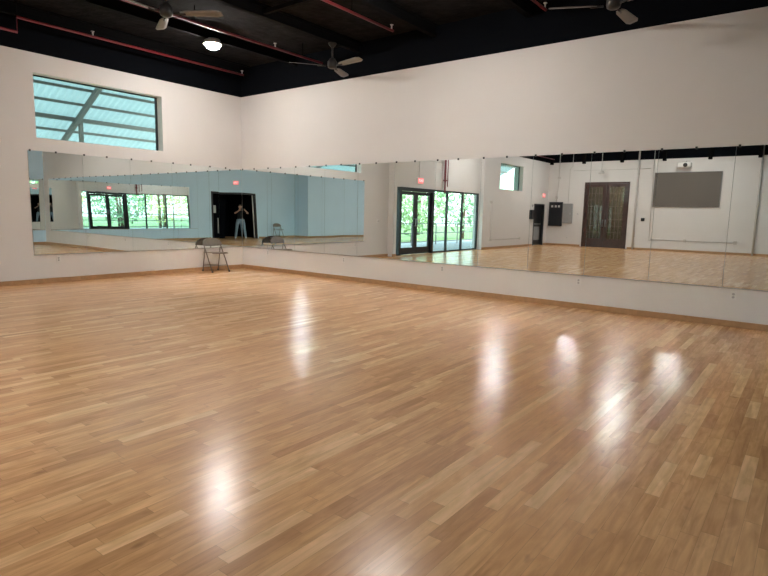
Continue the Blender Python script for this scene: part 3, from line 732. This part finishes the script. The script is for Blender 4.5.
# ------------------------------------------------------------------ the photographer (visible in the mirrored corner)
PLOC = Vector((11.34, -8.70, 0)); PYAW = math.atan2(.61, -.79)      # faces the corner
def person():
    t = thing('person', 'person in black top and pale jeans holding up a phone in the black doorway', 'person', PLOC, 0)
    f = Vector((cos(PYAW), sin(PYAW), 0)); l = Vector((-sin(PYAW), cos(PYAW), 0)); up = Vector((0, 0, 1))
    W = lambda a, b, c: f * a + l * b + up * c
    ph = CAM - PLOC - fw * .03                      # phone centre relative to the person
    verts, edges, rad = [], [], []
    def v(p, r, par=None):
        verts.append(p); rad.append(r if isinstance(r, tuple) else (r, r))
        if par is not None: edges.append((par, len(verts) - 1))
        return len(verts) - 1
    pel = v(W(0, 0, .86), (.145, .105))
    waist = v(W(.0, 0, 1.00), (.125, .09), pel)
    chest = v(W(.01, 0, 1.18), (.15, .10), waist)
    neckb = v(W(.0, 0, 1.335), (.07, .06), chest)
    neck = v(W(.015, 0, 1.385), .05, neckb)
    jaw = v(W(.032, 0, 1.455), .062, neck)
    head = v(W(.035, 0, 1.53), .086, jaw)
    crown = v(W(.02, 0, 1.585), .062, head)
    hands = []; elbows = []; wrists = []
    for s in (-1, 1):
        hip = v(W(0, s * .095, .80), .098, pel)
        knee = v(W(.03, s * .135, .46), .072, hip)
        ank = v(W(-.01, s * .165, .10), .062, knee)
        v(W(.04, s * .17, .038), .038, ank)
        v(W(.15, s * .19, .032), .032, len(verts) - 1)
        sh = v(W(0, s * .165, 1.30), .060, neckb)
        wr = ph + (rv * (.085 * s * -1)) - uv * .02 - fw * .055
        elb_mid = (W(0, s * .165, 1.30) + wr) / 2
        el = v(elb_mid + up * -.13 + l * s * .18, .040, sh)
        wi = v(wr, .026, el); elbows.append(el); wrists.append(wi)
        hands.append((s, wi))
    me = bpy.data.meshes.new('body'); me.from_pydata([tuple(p) for p in verts], edges, [])
    o = bpy.data.objects.new('body', me); C.objects.link(o)
    md = o.modifiers.new('skin', 'SKIN'); md.use_smooth_shade = True
    for i, sv in enumerate(me.skin_vertices[0].data):
        sv.radius = rad[i]; sv.use_root = (i == pel)
    sd = o.modifiers.new('sub', 'SUBSURF'); sd.levels = 3; sd.render_levels = 3
    dg = bpy.context.evaluated_depsgraph_get(); nm = bpy.data.meshes.new_from_object(o.evaluated_get(dg))
    o.modifiers.clear(); o.data = nm; nm.name = 'body'
    for m_ in (M['skin'], M['tee'], M['jeans'], M['shoe']): nm.materials.append(m_)
    segs = [(Vector(verts[a]), Vector(verts[b]), a, b) for a, b in edges]
    role = {}
    for a, b in edges:
        role[b] = ('tee' if b in (waist, chest, neckb) else 'skin' if b in (neck, jaw, head, crown) else None)
    for p in nm.polygons:
        c = Vector(p.center); p.use_smooth = True; best = None
        for A, B, a, b in segs:
            d = B - A; u_ = max(0, min(1, (c - A).dot(d) / d.length_squared)); dist = (c - A - d * u_).length - (rad[a][0] * (1 - u_) + rad[b][0] * u_)
            if best is None or dist < best[0]: best = (dist, a, b, u_)
        _, a, b, u_ = best; r_ = role.get(b)
        if r_ == 'tee': k = 2 if (b == waist and u_ < .55) else (0 if (b == neckb and c.z > 1.365) else 1)
        elif r_ == 'skin': k = 1 if (b == neck and u_ < .35) else 0
        elif a == neckb or a == neck: k = 1                     # shoulder
        elif b in elbows: k = 1 if u_ < .62 else 0              # short sleeve
        elif b in wrists: k = 0
        else: k = 3 if c.z < .085 else 2
        if c.z > 1.352 and abs(c.dot(l)) < .105 and abs(c.dot(f)) < .16: k = 0   # neck and chin
        p.material_index = k
    o.parent = t
    # hands: palm + four fingers + thumb, closed on the phone's edges
    for s, wi in hands:
        w0 = Vector(verts[wi]); side = rv * (-s)          # outward towards that hand's side
        pv, pe, pr = [], [], []
        def a(p, r, par=None):
            pv.append(tuple(p)); pr.append(r)
            if par is not None: pe.append((par, len(pv) - 1))
            return len(pv) - 1
        edge = ph + side * .078
        b0 = a(w0, .020); pm = a(w0 * .45 + (edge - fw * .02) * .55, .022, b0)
        for k in range(4):
            dz = uv * (.030 - .021 * k) ; ln = (.9, 1.0, .95, .75)[k]
            q1 = a(edge + dz + side * .012 - fw * .006, .0085, pm)
            q2 = a(edge + dz + side * .004 - fw * .012 * ln - side * .014, .008, q1)
            a(edge + dz - side * .034 * ln - fw * .016, .007, q2)
        t1 = a(edge + uv * .012 - fw * .030 - side * .004, .010, pm)
        a(edge + uv * .022 - fw * .028 - side * .030, .008, t1)
        hm = bpy.data.meshes.new('hand'); hm.from_pydata(pv, pe, [])
        ho = bpy.data.objects.new('hand', hm); C.objects.link(ho)
        ho.modifiers.new('skin', 'SKIN')
        for i, sv in enumerate(hm.skin_vertices[0].data): sv.radius = (pr[i], pr[i]); sv.use_root = (i == 0)
        ss = ho.modifiers.new('sub', 'SUBSURF'); ss.levels = 1; ss.render_levels = 1
        dg = bpy.context.evaluated_depsgraph_get(); hn = bpy.data.meshes.new_from_object(ho.evaluated_get(dg))
        ho.modifiers.clear(); ho.data = hn; hn.materials.clear(); hn.materials.append(M['skin']); ho.parent = t
    # face: eyes, nose, mouth, ears; hair
    hc = W(.035, 0, 1.53)
    m = MB()
    for s in (-1, 1):
        m.lathe([(.001, -.010), (.008, -.006), (.010, 0), (.008, .006), (.001, .010)], 10, loc=tuple(hc + f * .080 + l * .030 * s + up * -.002))
    m.build('eyes', M['hair'], t)
    MB().tube([hc + f * .082 + up * .0, hc + f * .100 - up * .030, hc + f * .086 - up * .040], [.007, .013, .008], 8).build('nose', M['skin'], t)
    MB().tube([hc + f * .074 - up * .060 - l * .022, hc + f * .083 - up * .060, hc + f * .074 - up * .060 + l * .022], [.003, .006, .003], 8).build('mouth', M['wood'], t)
    for s in (-1, 1):
        MB().tube([hc + l * .084 * s + up * .02, hc + l * .094 * s, hc + l * .084 * s - up * .028], [.008, .014, .008], 8).build('ear', M['skin'], t)
    b = bmesh.new(); bmesh.ops.create_icosphere(b, subdivisions=3, radius=1)
    for vv in b.verts:
        p = vv.co.copy()
        fr = p.dot(f)
        q = Vector(hc) + up * .022 - f * .012 + Vector((p.x * .097, p.y * .097, p.z * .098))
        if fr > -.1 and p.z < .45: q -= f * (fr + .1) * .10 + l * p.dot(l) * .012; q.z += max(0, .1 - p.z) * .09 * (fr + .1)
        if p.z < -.1 and fr < -.25: q.z -= .10 * (-p.z - .1); 
        vv.co = q
    mm = MB(); mm._add(b, 0, smooth=True); mm.build('hair', M['hair'], t)
    # phone
    po = thing('phone', 'dark smartphone held up in both hands by the photographer', 'phone', tuple(PLOC + ph - fw * .004), 0)
    rot = Matrix((( rv.x, uv.x, -fw.x), (rv.y, uv.y, -fw.y), (rv.z, uv.z, -fw.z))).to_euler(); po.rotation_euler = rot
    MB().box(-.074, .074, -.036, .036, -.004, .004, bev=.003).build('phone_body', M['blackplastic'], po)
    MB().box(-.070, .070, -.032, .032, .004, .0046).build('phone_screen', M['panelblack'], po)
person()

# ------------------------------------------------------------------ light
wd = bpy.data.worlds.new('world'); S.world = wd; wd.use_nodes = True
nt = wd.node_tree; bg = nt.nodes['Background']
sky = nt.nodes.new('ShaderNodeTexSky'); sky.sky_type = 'NISHITA'; sky.sun_disc = False
sky.sun_elevation = R(38); sky.sun_rotation = R(100); sky.dust_density = 2.5; sky.air_density = 1.0
hz = nt.nodes.new('ShaderNodeMix'); hz.data_type = 'RGBA'; hz.inputs['Factor'].default_value = .75     # hazy overcast
nt.links.new(sky.outputs[0], hz.inputs[6]); hz.inputs[7].default_value = (.72, .78, .80, 1); nt.links.new(hz.outputs[2], bg.inputs[0]); bg.inputs[1].default_value = 4.6
def portal(loc, sx, sy):
    l = bpy.data.lights.new('window_portal', 'AREA'); l.shape = 'RECTANGLE'; l.size = sx; l.size_y = sy
    l.cycles.is_portal = True
    o = bpy.data.objects.new('window_portal', l); C.objects.link(o); o.location = loc; o.rotation_euler = (0, -pi / 2, 0)
portal((-.2, -9.12, 1.13), 2.27, 5.5); portal((-.2, -3.25, 3.13), 1.14, 2.5); portal((-.2, -14.45, 3.07), 1.1, 2.3)
l = bpy.data.lights.new('hall_fill_light', 'POINT'); l.energy = 75; l.shadow_soft_size = .12; l.color = (1, .85, .7)  # unseen light added so the wooden doors' glass is not black
o = bpy.data.objects.new('hall_fill_light', l); C.objects.link(o); o.location = (3.6, -20.6, 2.9)

S.view_settings.view_transform = 'Standard'; S.view_settings.look = 'None'; S.view_settings.gamma = 1
S.view_settings.use_curve_mapping = False; S.view_settings.exposure = 0.0
cy = S.cycles
cy.use_denoising = True
cy.max_bounces = 16; cy.glossy_bounces = 10; cy.diffuse_bounces = 5; cy.transparent_max_bounces = 16; cy.transmission_bounces = 8
cy.sample_clamp_indirect = 0; cy.blur_glossy = 0
